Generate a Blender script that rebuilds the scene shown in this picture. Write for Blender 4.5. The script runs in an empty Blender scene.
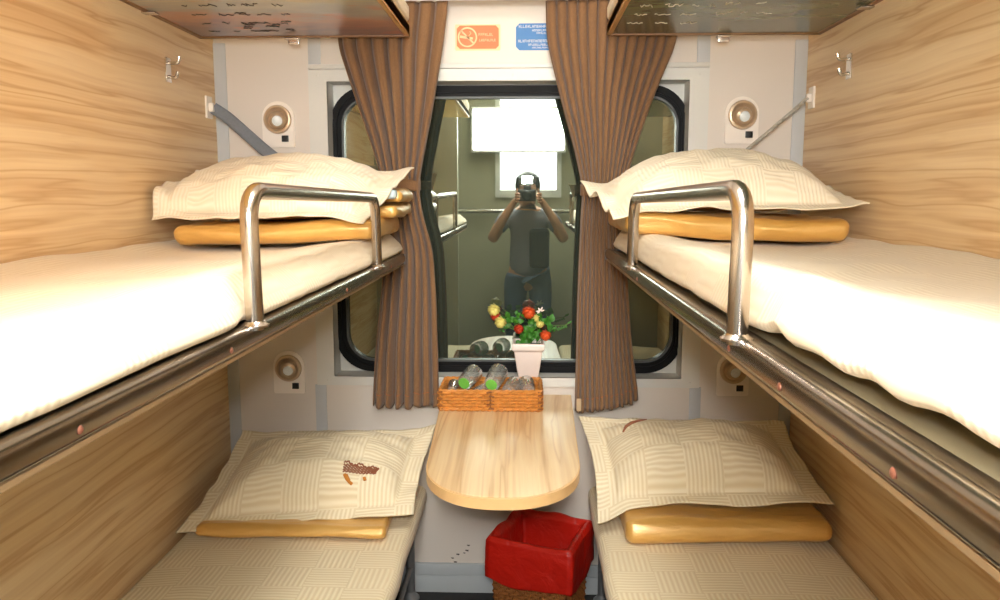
import bpy, bmesh, math, random
from mathutils import Vector, Matrix, noise
PI = math.pi
C = bpy.context.scene.collection
V = Vector
def lerp(a, b, t): return a + (b - a) * t
def clamp(x, a=0.0, b=1.0): return max(a, min(b, x))
def sstep(a, b, x):
    t = clamp((x - a) / (b - a)); return t * t * (3 - 2 * t)
def nz(x, y=0.0, z=0.0): return noise.noise(V((x, y, z)))
def lin(c):
    return tuple((v / 255 / 12.92) if v / 255 <= 0.04045 else ((v / 255 + 0.055) / 1.055) ** 2.4 for v in c) + (1.0,)

# ------------------------------------------------------------------ materials
class NT:
    def __init__(s, name):
        s.m = bpy.data.materials.new(name); s.m.use_nodes = True
        s.t = s.m.node_tree; s.t.nodes.clear()
        s.out = s.n('ShaderNodeOutputMaterial')
    def n(s, typ, **k):
        o = s.t.nodes.new(typ)
        for a, b in k.items(): setattr(o, a, b)
        return o
    def l(s, a, b): s.t.links.new(a, b)
    def math(s, op, a, b=None):
        o = s.n('ShaderNodeMath', operation=op)
        for i, x in enumerate((a, b)):
            if x is None: continue
            if isinstance(x, (int, float)): o.inputs[i].default_value = x
            else: s.l(x, o.inputs[i])
        return o.outputs[0]
    def mix(s, fac, a, b):
        o = s.n('ShaderNodeMix', data_type='RGBA')
        for i, x in ((0, fac), (6, a), (7, b)):
            if isinstance(x, (int, float)): o.inputs[i].default_value = x
            elif isinstance(x, tuple): o.inputs[i].default_value = x
            else: s.l(x, o.inputs[i])
        return o.outputs[2]
    def ramp(s, fac, stops):
        r = s.n('ShaderNodeValToRGB'); s.l(fac, r.inputs[0])
        e = r.color_ramp.elements
        while len(e) > 1: e.remove(e[-1])
        e[0].position, e[0].color = stops[0]
        for p, c in stops[1:]:
            x = e.new(p); x.color = c
        return r.outputs[0]
    def noise(s, vec, scale, detail=3, rough=.5, dist=0):
        o = s.n('ShaderNodeTexNoise'); o.inputs['Scale'].default_value = scale
        o.inputs['Detail'].default_value = detail; o.inputs['Roughness'].default_value = rough
        o.inputs['Distortion'].default_value = dist
        if vec is not None: s.l(vec, o.inputs['Vector'])
        return o.outputs['Fac']
    def obj(s, scale=(1, 1, 1), loc=(0, 0, 0), kind='Object'):
        t = s.n('ShaderNodeTexCoord'); m = s.n('ShaderNodeMapping')
        m.inputs['Scale'].default_value = scale; m.inputs['Location'].default_value = loc
        s.l(t.outputs[kind], m.inputs[0]); return m.outputs[0]
    def bsdf(s, col, rough=.5, metal=0., spec=.5, bump=None, bstr=.2, bdist=.01, **k):
        b = s.n('ShaderNodeBsdfPrincipled')
        for nm, x in (('Base Color', col), ('Roughness', rough), ('Metallic', metal), ('Specular IOR Level', spec)):
            if isinstance(x, (int, float, tuple)): b.inputs[nm].default_value = x
            else: s.l(x, b.inputs[nm])
        for nm, x in k.items(): b.inputs[nm.replace('_', ' ')].default_value = x
        if bump is not None:
            bp = s.n('ShaderNodeBump'); bp.inputs['Strength'].default_value = bstr; bp.inputs['Distance'].default_value = bdist
            s.l(bump, bp.inputs['Height']); s.l(bp.outputs[0], b.inputs['Normal'])
        s.l(b.outputs[0], s.out.inputs[0]); return b

def plain(name, rgb, rough=.5, metal=0., spec=.5, var=.08, scale=30, bstr=.05, **k):
    s = NT(name); c = lin(rgb)
    d = tuple(x * (1 - 2 * var) for x in c[:3]) + (1.,)
    f = s.noise(s.obj(), scale, 4)
    col = s.mix(f, d, tuple(min(1, x * (1 + var)) for x in c[:3]) + (1.,))
    s.bsdf(col, rough, metal, spec, bump=f, bstr=bstr, bdist=.004, **k); return s.m

def wood(name, along, light, mid, dark, sc=1.0, rough=.38):
    s = NT(name)
    o = s.obj()
    w1 = s.n('ShaderNodeTexNoise'); s.l(s.obj((.9, .9, 2.2)), w1.inputs['Vector']); w1.inputs['Scale'].default_value = 1.2; w1.inputs['Detail'].default_value = 2
    sub = s.n('ShaderNodeVectorMath', operation='SUBTRACT'); s.l(w1.outputs['Color'], sub.inputs[0]); sub.inputs[1].default_value = (.5, .5, .5)
    scl = s.n('ShaderNodeVectorMath', operation='SCALE'); s.l(sub.outputs[0], scl.inputs[0]); scl.inputs['Scale'].default_value = .075
    add = s.n('ShaderNodeVectorMath', operation='ADD'); s.l(o, add.inputs[0]); s.l(scl.outputs[0], add.inputs[1])
    def strk(across, al, det, dist=0):
        k = [across * sc] * 3; k['xyz'.index(along)] = al * sc
        mp = s.n('ShaderNodeMapping'); mp.inputs['Scale'].default_value = tuple(k); s.l(add.outputs[0], mp.inputs[0])
        return s.noise(mp.outputs[0], 1.0, det, .55, dist)
    a = strk(15, .38, 3); c2 = strk(44, .6, 2); b = strk(160, 1.2, 2)
    base = s.ramp(a, [(.30, lin(mid)), (.40, lin(light)), (.47, lin(mid)), (.50, lin(dark)), (.53, lin(mid)), (.62, lin(light)), (.74, lin(mid))])
    col = s.mix(s.math('MULTIPLY', s.ramp(c2, [(.48, (0, 0, 0, 1)), (.68, (1, 1, 1, 1))]), .55), base, lin(dark))
    col = s.mix(s.math('MULTIPLY', s.ramp(b, [(.5, (0, 0, 0, 1)), (.8, (1, 1, 1, 1))]), .3), col, lin(dark))
    s.bsdf(col, rough, 0, .45, bump=b, bstr=.04, bdist=.002); return s.m

def sheet(name, light, dark, sq=.115, per=.0144, bstr=.35, rough=.75):
    s = NT(name)
    t = s.n('ShaderNodeTexCoord'); sp = s.n('ShaderNodeSeparateXYZ'); s.l(t.outputs['UV'], sp.inputs[0])
    u, v = sp.outputs[0], sp.outputs[1]
    chk = s.math('FLOORED_MODULO', s.math('ADD', s.math('FLOOR', s.math('DIVIDE', u, sq)), s.math('FLOOR', s.math('DIVIDE', v, sq))), 2.0)
    def stripe(x): return s.math('ADD', s.math('MULTIPLY', s.math('SINE', s.math('MULTIPLY', x, 2 * PI / per)), .5), .5)
    mx = s.n('ShaderNodeMix', data_type='FLOAT'); s.l(chk, mx.inputs[0]); s.l(stripe(u), mx.inputs[2]); s.l(stripe(v), mx.inputs[3])
    f = mx.outputs[0]
    n1 = s.noise(s.obj(), 6, 4)
    col = s.mix(f, lin(dark), lin(light))
    h = s.math('ADD', f, s.math('MULTIPLY', n1, 1.2))
    s.bsdf(col, rough, 0, .25, bump=h, bstr=bstr, bdist=.0035, Sheen_Weight=.15); return s.m

M = {}
M['wood_y'] = wood('beige_laminate', 'y', (242, 216, 174), (234, 204, 158), (212, 172, 124))
M['table'] = wood('table_laminate', 'y', (242, 214, 168), (233, 200, 150), (210, 168, 116), 1.1, .3)
M['table_edge'] = plain('table_edging', (232, 190, 132), .4, var=.05)
M['brown_edge'] = plain('brown_edging', (150, 108, 66), .45, var=.1)
M['tan_edge'] = plain('tan_edging', (206, 160, 100), .45, var=.06)
M['wall'] = plain('painted_panel', (226, 216, 204), .45, var=.02, scale=5, bstr=.01)
M['frame'] = plain('painted_frame', (222, 220, 212), .4, var=.02, scale=5, bstr=.01)
M['strip'] = plain('grey_strip', (198, 200, 200), .45, var=.04, scale=8)
M['base'] = plain('skirting_paint', (190, 196, 198), .5, var=.04, scale=8)
M['ceil'] = plain('ceiling_paint', (228, 226, 220), .5, var=.02, scale=5)
M['pelmet'] = plain('pelmet_white', (236, 236, 238), .4, var=.02, scale=5)
M['floor'] = plain('dark_floor', (44, 42, 42), .6, var=.2, scale=40)
M['corr'] = plain('corridor_panel', (172, 166, 140), .45, var=.06, scale=4)
M['dark'] = plain('dark_panel', (52, 50, 46), .4, var=.1)
M['rubber'] = plain('black_rubber', (12, 12, 13), .55, 0, .2, var=.2)
M['bead'] = plain('window_bead', (96, 98, 96), .45, .2, .4, var=.05)
M['steel'] = plain('brushed_steel', (205, 196, 188), .24, 1.0, var=.06, scale=60, bstr=.02)
M['rail'] = plain('steel_rail', (156, 147, 136), .24, 1.0, var=.1, scale=14, bstr=.03)
M['chrome'] = plain('chrome', (225, 222, 218), .12, 1.0, var=.04)
M['screw'] = plain('screw_head', (190, 130, 110), .35, .8, var=.1)
M['lip'] = plain('rail_lip', (164, 136, 100), .4, .4, var=.1)  # steel lip; the tan it reflects is put into its colour
M['deck'] = plain('berth_deck', (150, 140, 112), .5, .3, var=.06, scale=10)
M['greyframe'] = plain('grey_steel_paint', (128, 130, 130), .45, .2, var=.08)
M['sheet_up'] = sheet('cream_jacquard', (240, 225, 195), (231, 213, 180), bstr=.2)
M['sheet_low'] = sheet('beige_jacquard', (240, 227, 194), (224, 206, 167), bstr=.25)
M['pillow_up'] = sheet('cream_pillow_jacquard', (248, 237, 214), (239, 225, 196), .085, .0106, .22)
M['pillow_low'] = sheet('beige_pillow_jacquard', (245, 233, 204), (229, 212, 174), .12, .0133, .22)
M['blue_cloth'] = plain('pale_blue_ticking', (205, 222, 226), .8, var=.05)
s = NT('gold_satin'); f = s.noise(s.obj((3, 9, 9)), 3.0, 4, .55, .4)
col = s.mix(f, lin((214, 160, 72)), lin((236, 190, 106)))
s.bsdf(col, .38, .3, .7, bump=f, bstr=.6, bdist=.015, Coat_Weight=1.0, Coat_Roughness=.33); M['satin'] = s.m
s = NT('curtain_cloth'); f = s.noise(s.obj((220, 220, 60)), 2.0, 3); g = s.noise(s.obj((3, 3, .6)), 3.0, 3)
col = s.mix(f, lin((116, 85, 58)), lin((150, 114, 80)))
col = s.mix(s.math('MULTIPLY', g, .3), col, lin((122, 84, 56)))
s.bsdf(col, .8, 0, .2, bump=f, bstr=.1, bdist=.002, Sheen_Weight=.2); M['curtain'] = s.m
M['stitch'] = plain('orange_stitching', (170, 96, 48), .8)
M['velcro'] = plain('beige_hook_tape', (206, 178, 140), .8)
M['strap'] = plain('grey_webbing', (126, 132, 140), .75, var=.1, scale=120, bstr=.2)
M['rope'] = plain('grey_white_cord', (196, 190, 176), .7, var=.2, scale=90, bstr=.3)
M['plate'] = plain('ivory_plastic', (248, 238, 226), .35, var=.02)
M['bronze'] = plain('satin_bronze_ring', (206, 182, 152), .3, .45, var=.05)
M['lens'] = plain('reading_lens', (240, 246, 246), .2, 0, .7, var=.06, scale=200)
M['black'] = plain('black_plastic', (14, 14, 15), .35, var=.1)
M['orange_sign'] = plain('orange_sticker', (236, 120, 62), .5, var=.05)
M['blue_sign'] = plain('blue_sticker', (58, 124, 190), .5, var=.04)
M['cream_ink'] = plain('cream_ink', (255, 214, 160), .5, var=.02)
M['white_ink'] = plain('white_ink', (236, 236, 236), .5, var=.02)
M['dark_ink'] = plain('dark_ink', (66, 54, 48), .6)
M['pale_ink'] = plain('pale_ink', (226, 218, 196), .6)
M['wicker'] = plain('honey_wicker', (216, 142, 64), .5, var=.25, scale=60, bstr=.2)
M['wicker_dark'] = plain('brown_wicker', (150, 92, 44), .5, var=.25, scale=60, bstr=.2)
M['green_disc'] = plain('green_sticker', (124, 204, 80), .5, var=.05)
M['pot'] = plain('pinkish_white_ceramic', (246, 230, 220), .35, var=.03)
M['leaf'] = plain('leaf_green', (66, 134, 38), .5, var=.35, scale=40)
M['stem'] = plain('stem_green', (84, 116, 48), .6)
M['yellow'] = plain('yellow_petals', (250, 232, 130), .6, var=.12, scale=60)
M['orange'] = plain('orange_petals', (238, 92, 30), .6, var=.15, scale=60)
M['red'] = plain('dark_red_petals', (206, 58, 22), .6, var=.15, scale=60)
M['soil'] = plain('brown_soil', (70, 50, 34), .9, var=.3, scale=150, bstr=.5)
s = NT('red_bin_bag'); f = s.noise(s.obj(), 14, 5, .6, .6)
b = s.bsdf(s.mix(f, lin((178, 20, 10)), lin((206, 34, 16))), .38, 0, .5, bump=f, bstr=.5, bdist=.02, Subsurface_Weight=.0); M['bag'] = s.m
M['logo'] = plain('brown_embroidery', (150, 92, 62), .8)
M['logo2'] = plain('amber_embroidery', (206, 130, 44), .8)
M['stain'] = plain('dark_scuff', (70, 58, 48), .8)
M['skin'] = plain('skin', (206, 154, 122), .55, var=.06)
M['hair'] = plain('black_hair', (24, 20, 18), .5, var=.2)
M['shirt'] = plain('grey_cotton', (128, 130, 140), .85, var=.08)
M['vest'] = plain('dark_vest_cloth', (36, 38, 42), .8, var=.2)
M['jeans'] = plain('blue_denim', (72, 92, 118), .85, var=.15, scale=60)
M['shoe'] = plain('dark_leather', (40, 34, 30), .5)
# tinted window pane: dark with a strong mirror reflection
s = NT('tinted_pane'); f = s.noise(s.obj(), 3, 3)
d = s.n('ShaderNodeBsdfDiffuse'); s.l(s.mix(f, lin((50, 56, 50)), lin((62, 70, 60))), d.inputs[0])
g = s.n('ShaderNodeBsdfGlossy'); g.inputs['Color'].default_value = (.86, .96, .84, 1); g.inputs['Roughness'].default_value = .012
mx = s.n('ShaderNodeMixShader'); mx.inputs[0].default_value = .29
s.l(d.outputs[0], mx.inputs[1]); s.l(g.outputs[0], mx.inputs[2]); s.l(mx.outputs[0], s.out.inputs[0]); M['pane'] = s.m
s = NT('clear_glass'); tr = s.n('ShaderNodeBsdfTransparent'); tr.inputs[0].default_value = (.95, .97, .95, 1)
gl = s.n('ShaderNodeBsdfGlossy'); gl.inputs[1].default_value = .06; df = s.n('ShaderNodeBsdfDiffuse'); df.inputs[0].default_value = (.9, .9, .86, 1)
lw = s.n('ShaderNodeLayerWeight'); lw.inputs[0].default_value = .35; m1 = s.n('ShaderNodeMixShader'); m2 = s.n('ShaderNodeMixShader'); m1.inputs[0].default_value = .16
s.l(tr.outputs[0], m1.inputs[1]); s.l(df.outputs[0], m1.inputs[2]); s.l(lw.outputs[1], m2.inputs[0]); s.l(m1.outputs[0], m2.inputs[1]); s.l(gl.outputs[0], m2.inputs[2])
s.l(m2.outputs[0], s.out.inputs[0]); M['glass'] = s.m
def emit(name, rgb, st):
    s = NT(name); e = s.n('ShaderNodeEmission'); e.inputs[0].default_value = rgb; e.inputs[1].default_value = st
    s.l(e.outputs[0], s.out.inputs[0]); return s.m
M['lamp'] = emit('lamp_diffuser', (1, .98, .95, 1), 82)
M['lamp2'] = emit('ceiling_diffuser', (1, .98, .95, 1), 36)
M['corridor_fill'] = emit('corridor_fill_diffuser', (1, .98, .92, 1), 55)
M['flash'] = emit('lit_flash_window', (1, .98, .95, 1), 1050)
M['daylit'] = emit('daylit_glass', (.95, 1, .96, 1), 12)
# printed pictures on the undersides of the top berths
def picture(name, stops, warp, blobs, blobcol, axis_mix):
    s = NT(name); o = s.obj()
    sp = s.n('ShaderNodeSeparateXYZ'); s.l(o, sp.inputs[0])
    n1 = s.noise(s.obj((2.0, 5.0, 1)), 1.6, 5, .6)
    y = s.math('ADD', s.math('ADD', s.math('MULTIPLY', sp.outputs[1], -1.0), s.math('MULTIPLY', sp.outputs[0], axis_mix)), s.math('MULTIPLY', s.math('SUBTRACT', n1, .5), warp))
    col = s.ramp(y, stops)
    n2 = s.noise(s.obj((2.2, 4.2, 1), blobs), 1.5, 4, .6)
    col = s.mix(s.ramp(n2, [(.58, (0, 0, 0, 1)), (.72, (1, 1, 1, 1))]), col, lin(blobcol))
    s.bsdf(col, .22, 0, .5); return s.m
M['sunset'] = picture('sunset_print', [(.0, lin((138, 122, 130))), (.12, lin((150, 122, 122))), (.26, lin((190, 140, 122))), (.36, lin((166, 162, 156))), (.52, lin((188, 184, 166))), (.66, lin((240, 188, 92))), (1., lin((250, 214, 130)))], .35, (3.1, 1.7, 0), (214, 116, 84), .15)
M['river'] = picture('river_print', [(.0, lin((96, 96, 76))), (.15, lin((104, 108, 84))), (.3, lin((118, 122, 88))), (.5, lin((92, 98, 68))), (.8, lin((116, 124, 74))), (1., lin((86, 96, 62)))], .9, (7.4, 2.2, 0), (78, 84, 62), .2)

# ------------------------------------------------------------------ mesh builder
WL = {}
class MB:
    def __init__(s): s.v, s.f, s.uv = [], [], []
    def face(s, idx, uv=None): s.f.append(tuple(idx)); s.uv.append(uv)
    def add_bm(s, bm):
        b = len(s.v); bm.verts.index_update()
        s.v += [v.co.copy() for v in bm.verts]
        for f in bm.faces: s.face([b + v.index for v in f.verts])
        bm.free(); return s
    def box(s, x0, x1, y0, y1, z0, z1, bev=.0, seg=2, rot=None, piv=None):
        bm = bmesh.new(); bmesh.ops.create_cube(bm, size=1)
        for v in bm.verts:
            v.co = V((lerp(x0, x1, v.co.x + .5), lerp(y0, y1, v.co.y + .5), lerp(z0, z1, v.co.z + .5)))
        if bev > 0: bmesh.ops.bevel(bm, geom=bm.edges[:], offset=bev, segments=seg, affect='EDGES', profile=.6)
        if rot is not None:
            p = V(piv) if piv else V(((x0 + x1) / 2, (y0 + y1) / 2, (z0 + z1) / 2))
            for v in bm.verts: v.co = rot @ (v.co - p) + p
        return s.add_bm(bm)
    def grid(s, fn, nu, nv, closed_u=False, uvf=None):
        b = len(s.v); cu = nu if closed_u else nu + 1
        for j in range(nv + 1):
            for i in range(cu): s.v.append(V(fn(i / nu, j / nv)))
        for j in range(nv):
            for i in range(nu):
                a, c = i, (i + 1) % cu
                uv = None
                if uvf: uv = [uvf(i / nu, j / nv), uvf((i + 1) / nu, j / nv), uvf((i + 1) / nu, (j + 1) / nv), uvf(i / nu, (j + 1) / nv)]
                s.face((b + j * cu + a, b + j * cu + c, b + (j + 1) * cu + c, b + (j + 1) * cu + a), uv)
        return s
    def tube(s, pts, r, seg=10, closed=False, caps=True, flat=1.0, up=None):
        pts = [V(p) for p in pts]; n = len(pts); b = len(s.v)
        rr = r if isinstance(r, (list, tuple)) else [r] * n
        prev = None
        for i, p in enumerate(pts):
            if closed: t = pts[(i + 1) % n] - pts[i - 1]
            else: t = pts[min(i + 1, n - 1)] - pts[max(i - 1, 0)]
            t = t.normalized() if t.length > 1e-9 else V((0, 0, 1))
            if prev is None:
                h = V(up) if up else (V((0, 0, 1)) if abs(t.z) < .9 else V((1, 0, 0)))
            else: h = prev
            a = (h - t * h.dot(t)).normalized(); prev = a; c = t.cross(a)
            for k in range(seg):
                an = 2 * PI * k / seg
                s.v.append(p + a * (math.cos(an) * rr[i]) + c * (math.sin(an) * rr[i] * flat))
        for i in range(n if closed else n - 1):
            j = (i + 1) % n
            for k in range(seg):
                k2 = (k + 1) % seg
                s.face((b + i * seg + k, b + i * seg + k2, b + j * seg + k2, b + j * seg + k))
        if caps and not closed:
            s.face([b + k for k in range(seg)][::-1]); s.face([b + (n - 1) * seg + k for k in range(seg)])
        return s
    def lathe(s, prof, base, axis=(0, 0, 1), seg=24):
        ax = V(axis).normalized(); h = V((1, 0, 0)) if abs(ax.x) < .9 else V((0, 0, 1))
        a = (h - ax * h.dot(ax)).normalized(); c = ax.cross(a); b = len(s.v); base = V(base)
        for (r, z) in prof:
            for k in range(seg):
                an = 2 * PI * k / seg
                s.v.append(base + ax * z + (a * math.cos(an) + c * math.sin(an)) * max(r, 1e-5))
        for i in range(len(prof) - 1):
            for k in range(seg):
                k2 = (k + 1) % seg
                s.face((b + i * seg + k, b + i * seg + k2, b + (i + 1) * seg + k2, b + (i + 1) * seg + k))
        s.face([b + k for k in range(seg)][::-1]); s.face([b + (len(prof) - 1) * seg + k for k in range(seg)])
        return s
    def prism(s, poly, fn, d0, d1):
        """poly: 2-D outline; fn(a, b, d) -> point"""
        b = len(s.v); n = len(poly)
        for d in (d0, d1):
            for (p, q) in poly: s.v.append(V(fn(p, q, d)))
        s.face([b + i for i in range(n)][::-1]); s.face([b + n + i for i in range(n)])
        for i in range(n):
            j = (i + 1) % n; s.face((b + i, b + j, b + n + j, b + n + i))
        return s
    def ring(s, outer, inner, fn, d0, d1):
        b = len(s.v); n = len(outer)
        for d in (d0, d1):
            for lst in (outer, inner):
                for (p, q) in lst: s.v.append(V(fn(p, q, d)))
        for i in range(n):
            j = (i + 1) % n
            s.face((b + i, b + j, b + n + j, b + n + i)); s.face((b + 2 * n + i, b + 3 * n + i, b + 3 * n + j, b + 2 * n + j))
            s.face((b + i, b + 2 * n + i, b + 2 * n + j, b + j)); s.face((b + n + i, b + n + j, b + 3 * n + j, b + 3 * n + i))
        return s
    def rbox(s, c, half, r, step=.03, m=4, deform=None):
        """rounded box on a fine grid; deform(p, q) moves world points, q is the local position"""
        c = V(c); ax = []
        for a in half:
            L = a - r; n = max(2, int(2 * L / step))
            side = [r * math.tan(PI / 4 * (k + 1) / m) for k in range(m)]
            ax.append([-(L + d) for d in side[::-1]] + [lerp(-L, L, k / n) for k in range(n + 1)] + [L + d for d in side])
        idx = {}
        def vert(q):
            key = tuple(round(x, 5) for x in q)
            if key in idx: return idx[key]
            inner = V([clamp(q[i], -(half[i] - r), half[i] - r) for i in range(3)])
            d = V(q) - inner
            p = inner + (d.normalized() * r if d.length > 1e-9 else d)
            w = c + p
            if deform: w = deform(w, p)
            s.v.append(V(w)); idx[key] = len(s.v) - 1
            return idx[key]
        for k in range(3):
            i, j = (k + 1) % 3, (k + 2) % 3
            for sg in (-1, 1):
                A, B = ax[i], ax[j]
                for p in range(len(A) - 1):
                    for q in range(len(B) - 1):
                        quad = []
                        for (a, b_) in ((A[p], B[q]), (A[p + 1], B[q]), (A[p + 1], B[q + 1]), (A[p], B[q + 1])):
                            P = [0, 0, 0]; P[k] = sg * half[k]; P[i] = a; P[j] = b_; quad.append(P)
                        if sg < 0: quad = quad[::-1]
                        uv = []
                        for P in quad:
                            dz = half[2] - P[2]
                            uv.append((P[0] + (dz * sg if k == 0 else 0) + 10, P[1] + (dz * sg if k == 1 else 0) + 10))
                        s.face([vert(P) for P in quad], uv)
        return s
    def build(s, name, mat, parent=None, origin=None, sharp=38, smooth=True, mods=None):
        if parent is not None: o0 = WL[parent.name]
        elif origin is not None: o0 = V(origin)
        else:
            xs, ys, zs = zip(*s.v); o0 = V(((min(xs) + max(xs)) / 2, (min(ys) + max(ys)) / 2, min(zs)))
        me = bpy.data.meshes.new(name)
        loc = V((0, 0, 0)) if parent is not None else o0
        me.from_pydata([v - o0 for v in s.v], [], s.f); 
        if any(u for u in s.uv):
            ul = me.uv_layers.new(name='UVMap'); k = 0
            for f, u in zip(s.f, s.uv):
                for q in range(len(f)):
                    if u: ul.data[k].uv = u[q]
                    k += 1
        me.materials.append(mat)
        if smooth:
            me.shade_smooth()
            if sharp < 180: me.set_sharp_from_angle(angle=math.radians(sharp))
        me.validate()
        o = bpy.data.objects.new(name, me); C.objects.link(o)
        o.location = loc
        if parent is not None: o.parent = parent
        WL[o.name] = o0 if parent is None else WL[parent.name]
        for mtype, kw in (mods or []):
            md = o.modifiers.new(mtype.lower(), mtype)
            for a, b in kw.items(): setattr(md, a, b)
        return o
def empty(name, loc):
    o = bpy.data.objects.new(name, None); C.objects.link(o); o.location = loc; o.empty_display_size = .05
    WL[o.name] = V(loc); return o
def tag(o, label=None, cat=None, group=None, kind=None):
    for k, v in (('label', label), ('category', cat), ('group', group), ('kind', kind)):
        if v: o[k] = v
    return o
def thing(name, loc, label, cat, group=None): return tag(empty(name, loc), label, cat, group)
def struct(o): o['kind'] = 'structure'; return o
def rrect(x0, x1, z0, z1, r, n=10):
    P = []
    for cx, cz, a0 in ((x1 - r, z1 - r, 0), (x0 + r, z1 - r, 90), (x0 + r, z0 + r, 180), (x1 - r, z0 + r, 270)):
        for k in range(n + 1):
            a = math.radians(a0 + 90 * k / n); P.append((cx + r * math.cos(a), cz + r * math.sin(a)))
    return P
def bend(pts, r, n=6):
    """polyline with rounded corners"""
    pts = [V(p) for p in pts]; out = [pts[0]]
    for i in range(1, len(pts) - 1):
        a, b, c = pts[i - 1], pts[i], pts[i + 1]
        d1, d2 = (a - b).normalized(), (c - b).normalized()
        for k in range(n + 1):
            t = k / n; p0, p1 = b + d1 * r, b + d2 * r
            out.append((p0 * (1 - t) + b * t) * (1 - t) + (b * (1 - t) + p1 * t) * t)
    return out + [pts[-1]]
XZ = lambda a, b, d: (a, d, b)
XW, YF, ZC = 1.008, -2.52, 2.72

# ------------------------------------------------------------------ room shell
m = MB()
for (x0, x1, z0, z1) in ((-1.06, -.632, 0, ZC), (.632, 1.06, 0, ZC), (-.632, .632, 0, .800), (-.632, .632, 1.860, ZC)):
    m.box(x0, x1, 0, .12, z0, z1)
struct(m.build('wall_back', M['wall'], origin=(0, 0, 0), smooth=False))
for sd, nm in ((-1, 'left'), (1, 'right')):
    m = MB().box(min(sd * XW, sd * 1.06), max(sd * XW, sd * 1.06), -2.75, 0, 0, ZC)
    struct(m.build('wall_' + nm, M['wood_y'], origin=(sd * XW, 0, 0), smooth=False))
struct(MB().box(-2.2, 2.2, -3.7, .12, -.06, 0).build('floor', M['floor'], smooth=False))
struct(MB().box(-2.2, 2.2, -3.7, .12, ZC, ZC + .05).build('ceiling', M['ceil'], smooth=False))
m = MB().box(-1.0, 1.0, -.010, 0, 0, .066, .002).box(-1.0, 1.0, -.014, 0, .068, .113, .003)
struct(m.build('baseboard_back', M['base']))
n = 0
for (x0, x1, z0, z1) in ((-1.008, -.966, 0, 1.975), (.966, 1.008, 0, 1.975), (-.68, -.637, 1.885, 2.7), (.64, .683, 1.885, 2.7), (-.69, -.65, .113, .783), (.65, .69, .113, .783)):
    n += 1
    struct(MB().box(x0, x1, -.006, 0, z0, z1, .002).build('trim_%d' % n, M['strip']))
# pelmet over the window and the moulding below it
m = MB().box(-.62, .62, -.108, -.094, 2.086, 2.17, .006)
struct(m.build('trim_7', M['pelmet']))
struct(MB().box(-.68, .682, -.016, 0, 1.886, 1.902, .004).build('trim_8', M['frame']))

# window: projecting frame, recessed black gasket, dark reflective pane
w = empty('window_1', (0, 0, .783)); struct(w)
m = MB().ring([(-.68, .783), (.682, .783), (.682, 1.885), (-.68, 1.885)], [(-.617, .815), (.617, .815), (.617, 1.845), (-.617, 1.845)], XZ, -.012, 0)
m.ring([(-.630, .802), (.630, .802), (.630, 1.858), (-.630, 1.858)], [(-.617, .815), (.617, .815), (.617, 1.845), (-.617, 1.845)], XZ, -.0115, .11)
for (x, z) in ((-.648, 1.865), (.65, 1.865), (-.645, .80), (.648, .80), (0.02, 1.865)):
    m.lathe([(.004, 0), (.004, .002), (.001, .0025)], (x, -.012, z), (0, -1, 0), 8)
m.build('window_frame', M['frame'], w, smooth=False)
m = MB().ring(rrect(-.645, .645, .79, 1.87, .002), rrect(-.60, .605, .84, 1.82, .12), XZ, .085, .105)
m.build('recess_plate', M['frame'], w)
go, gi = rrect(-.628, .634, .817, 1.84, .135), rrect(-.588, .598, .855, 1.803, .10)
m = MB().ring(go, gi, XZ, .066, .10)
m.ring(rrect(-.617, .623, .828, 1.829, .125), rrect(-.603, .609, .842, 1.815, .112), XZ, .058, .07)
m.build('gasket', M['rubber'], w)
MB().ring(gi, rrect(-.581, .591, .862, 1.796, .094), XZ, .072, .10).build('bead', M['bead'], w)
MB().prism(rrect(-.59, .60, .853, 1.805, .10), XZ, .088, .094).build('pane', M['pane'], w, smooth=False)

# corridor behind the camera (seen mirrored in the pane)
struct(MB().box(-2.2, 2.2, -3.72, -3.66, 0, ZC).build('wall_corridor', M['corr'], smooth=False))
m = MB()
for sd in (-1, 1):
    m.box(min(sd * .42, sd * 1.06), max(sd * .42, sd * 1.06), -2.77, -2.71, 0, ZC)
m.box(-.42, .42, -2.77, -2.71, 2.35, ZC)
struct(m.build('wall_front', M['corr'], smooth=False))
w2 = empty('window_2', (.08, -3.66, 1.45)); struct(w2)
MB().ring([(-.19, 1.44), (.35, 1.44), (.35, 2.33), (-.19, 2.33)], [(-.15, 1.50), (.31, 1.50), (.31, 2.29), (-.15, 2.29)], XZ, -3.66, -3.63).build('window_frame', M['frame'], w2, smooth=False)
MB().box(-.15, .31, -3.655, -3.65, 1.50, 2.29).build('pane', M['daylit'], w2, smooth=False)
t = thing('wall_lamp', (0, -3.62, 1.81), 'wide white lit lamp box above the photographer, mirrored in the window', 'lamp')
MB().box(-.38, .38, -3.62, -3.55, 1.80, 2.16, .01).build('housing', M['frame'], t)
MB().box(-.36, .36, -3.549, -3.543, 1.82, 2.14).build('diffuser', M['lamp'], t, smooth=False)
m = MB().tube([(-1.2, -3.60, 1.33), (1.2, -3.60, 1.33)], .018, 10)
for x in (-1.1, 1.1): m.box(x - .01, x + .01, -3.66, -3.6, 1.31, 1.35)
tag(m.build('handrail', M['chrome']), 'long pale handrail along the corridor wall, mirrored in the window', 'handrail')
t = thing('ceiling_lamp', (.12, -2.1, 2.66), 'ceiling lamp over the aisle between the top berths', 'lamp')
MB().box(-.08, .32, -2.55, -1.65, 2.67, ZC, .01).build('housing', M['frame'], t)
MB().box(-.06, .30, -2.53, -1.67, 2.664, 2.669).build('diffuser', M['lamp2'], t, smooth=False)

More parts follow.
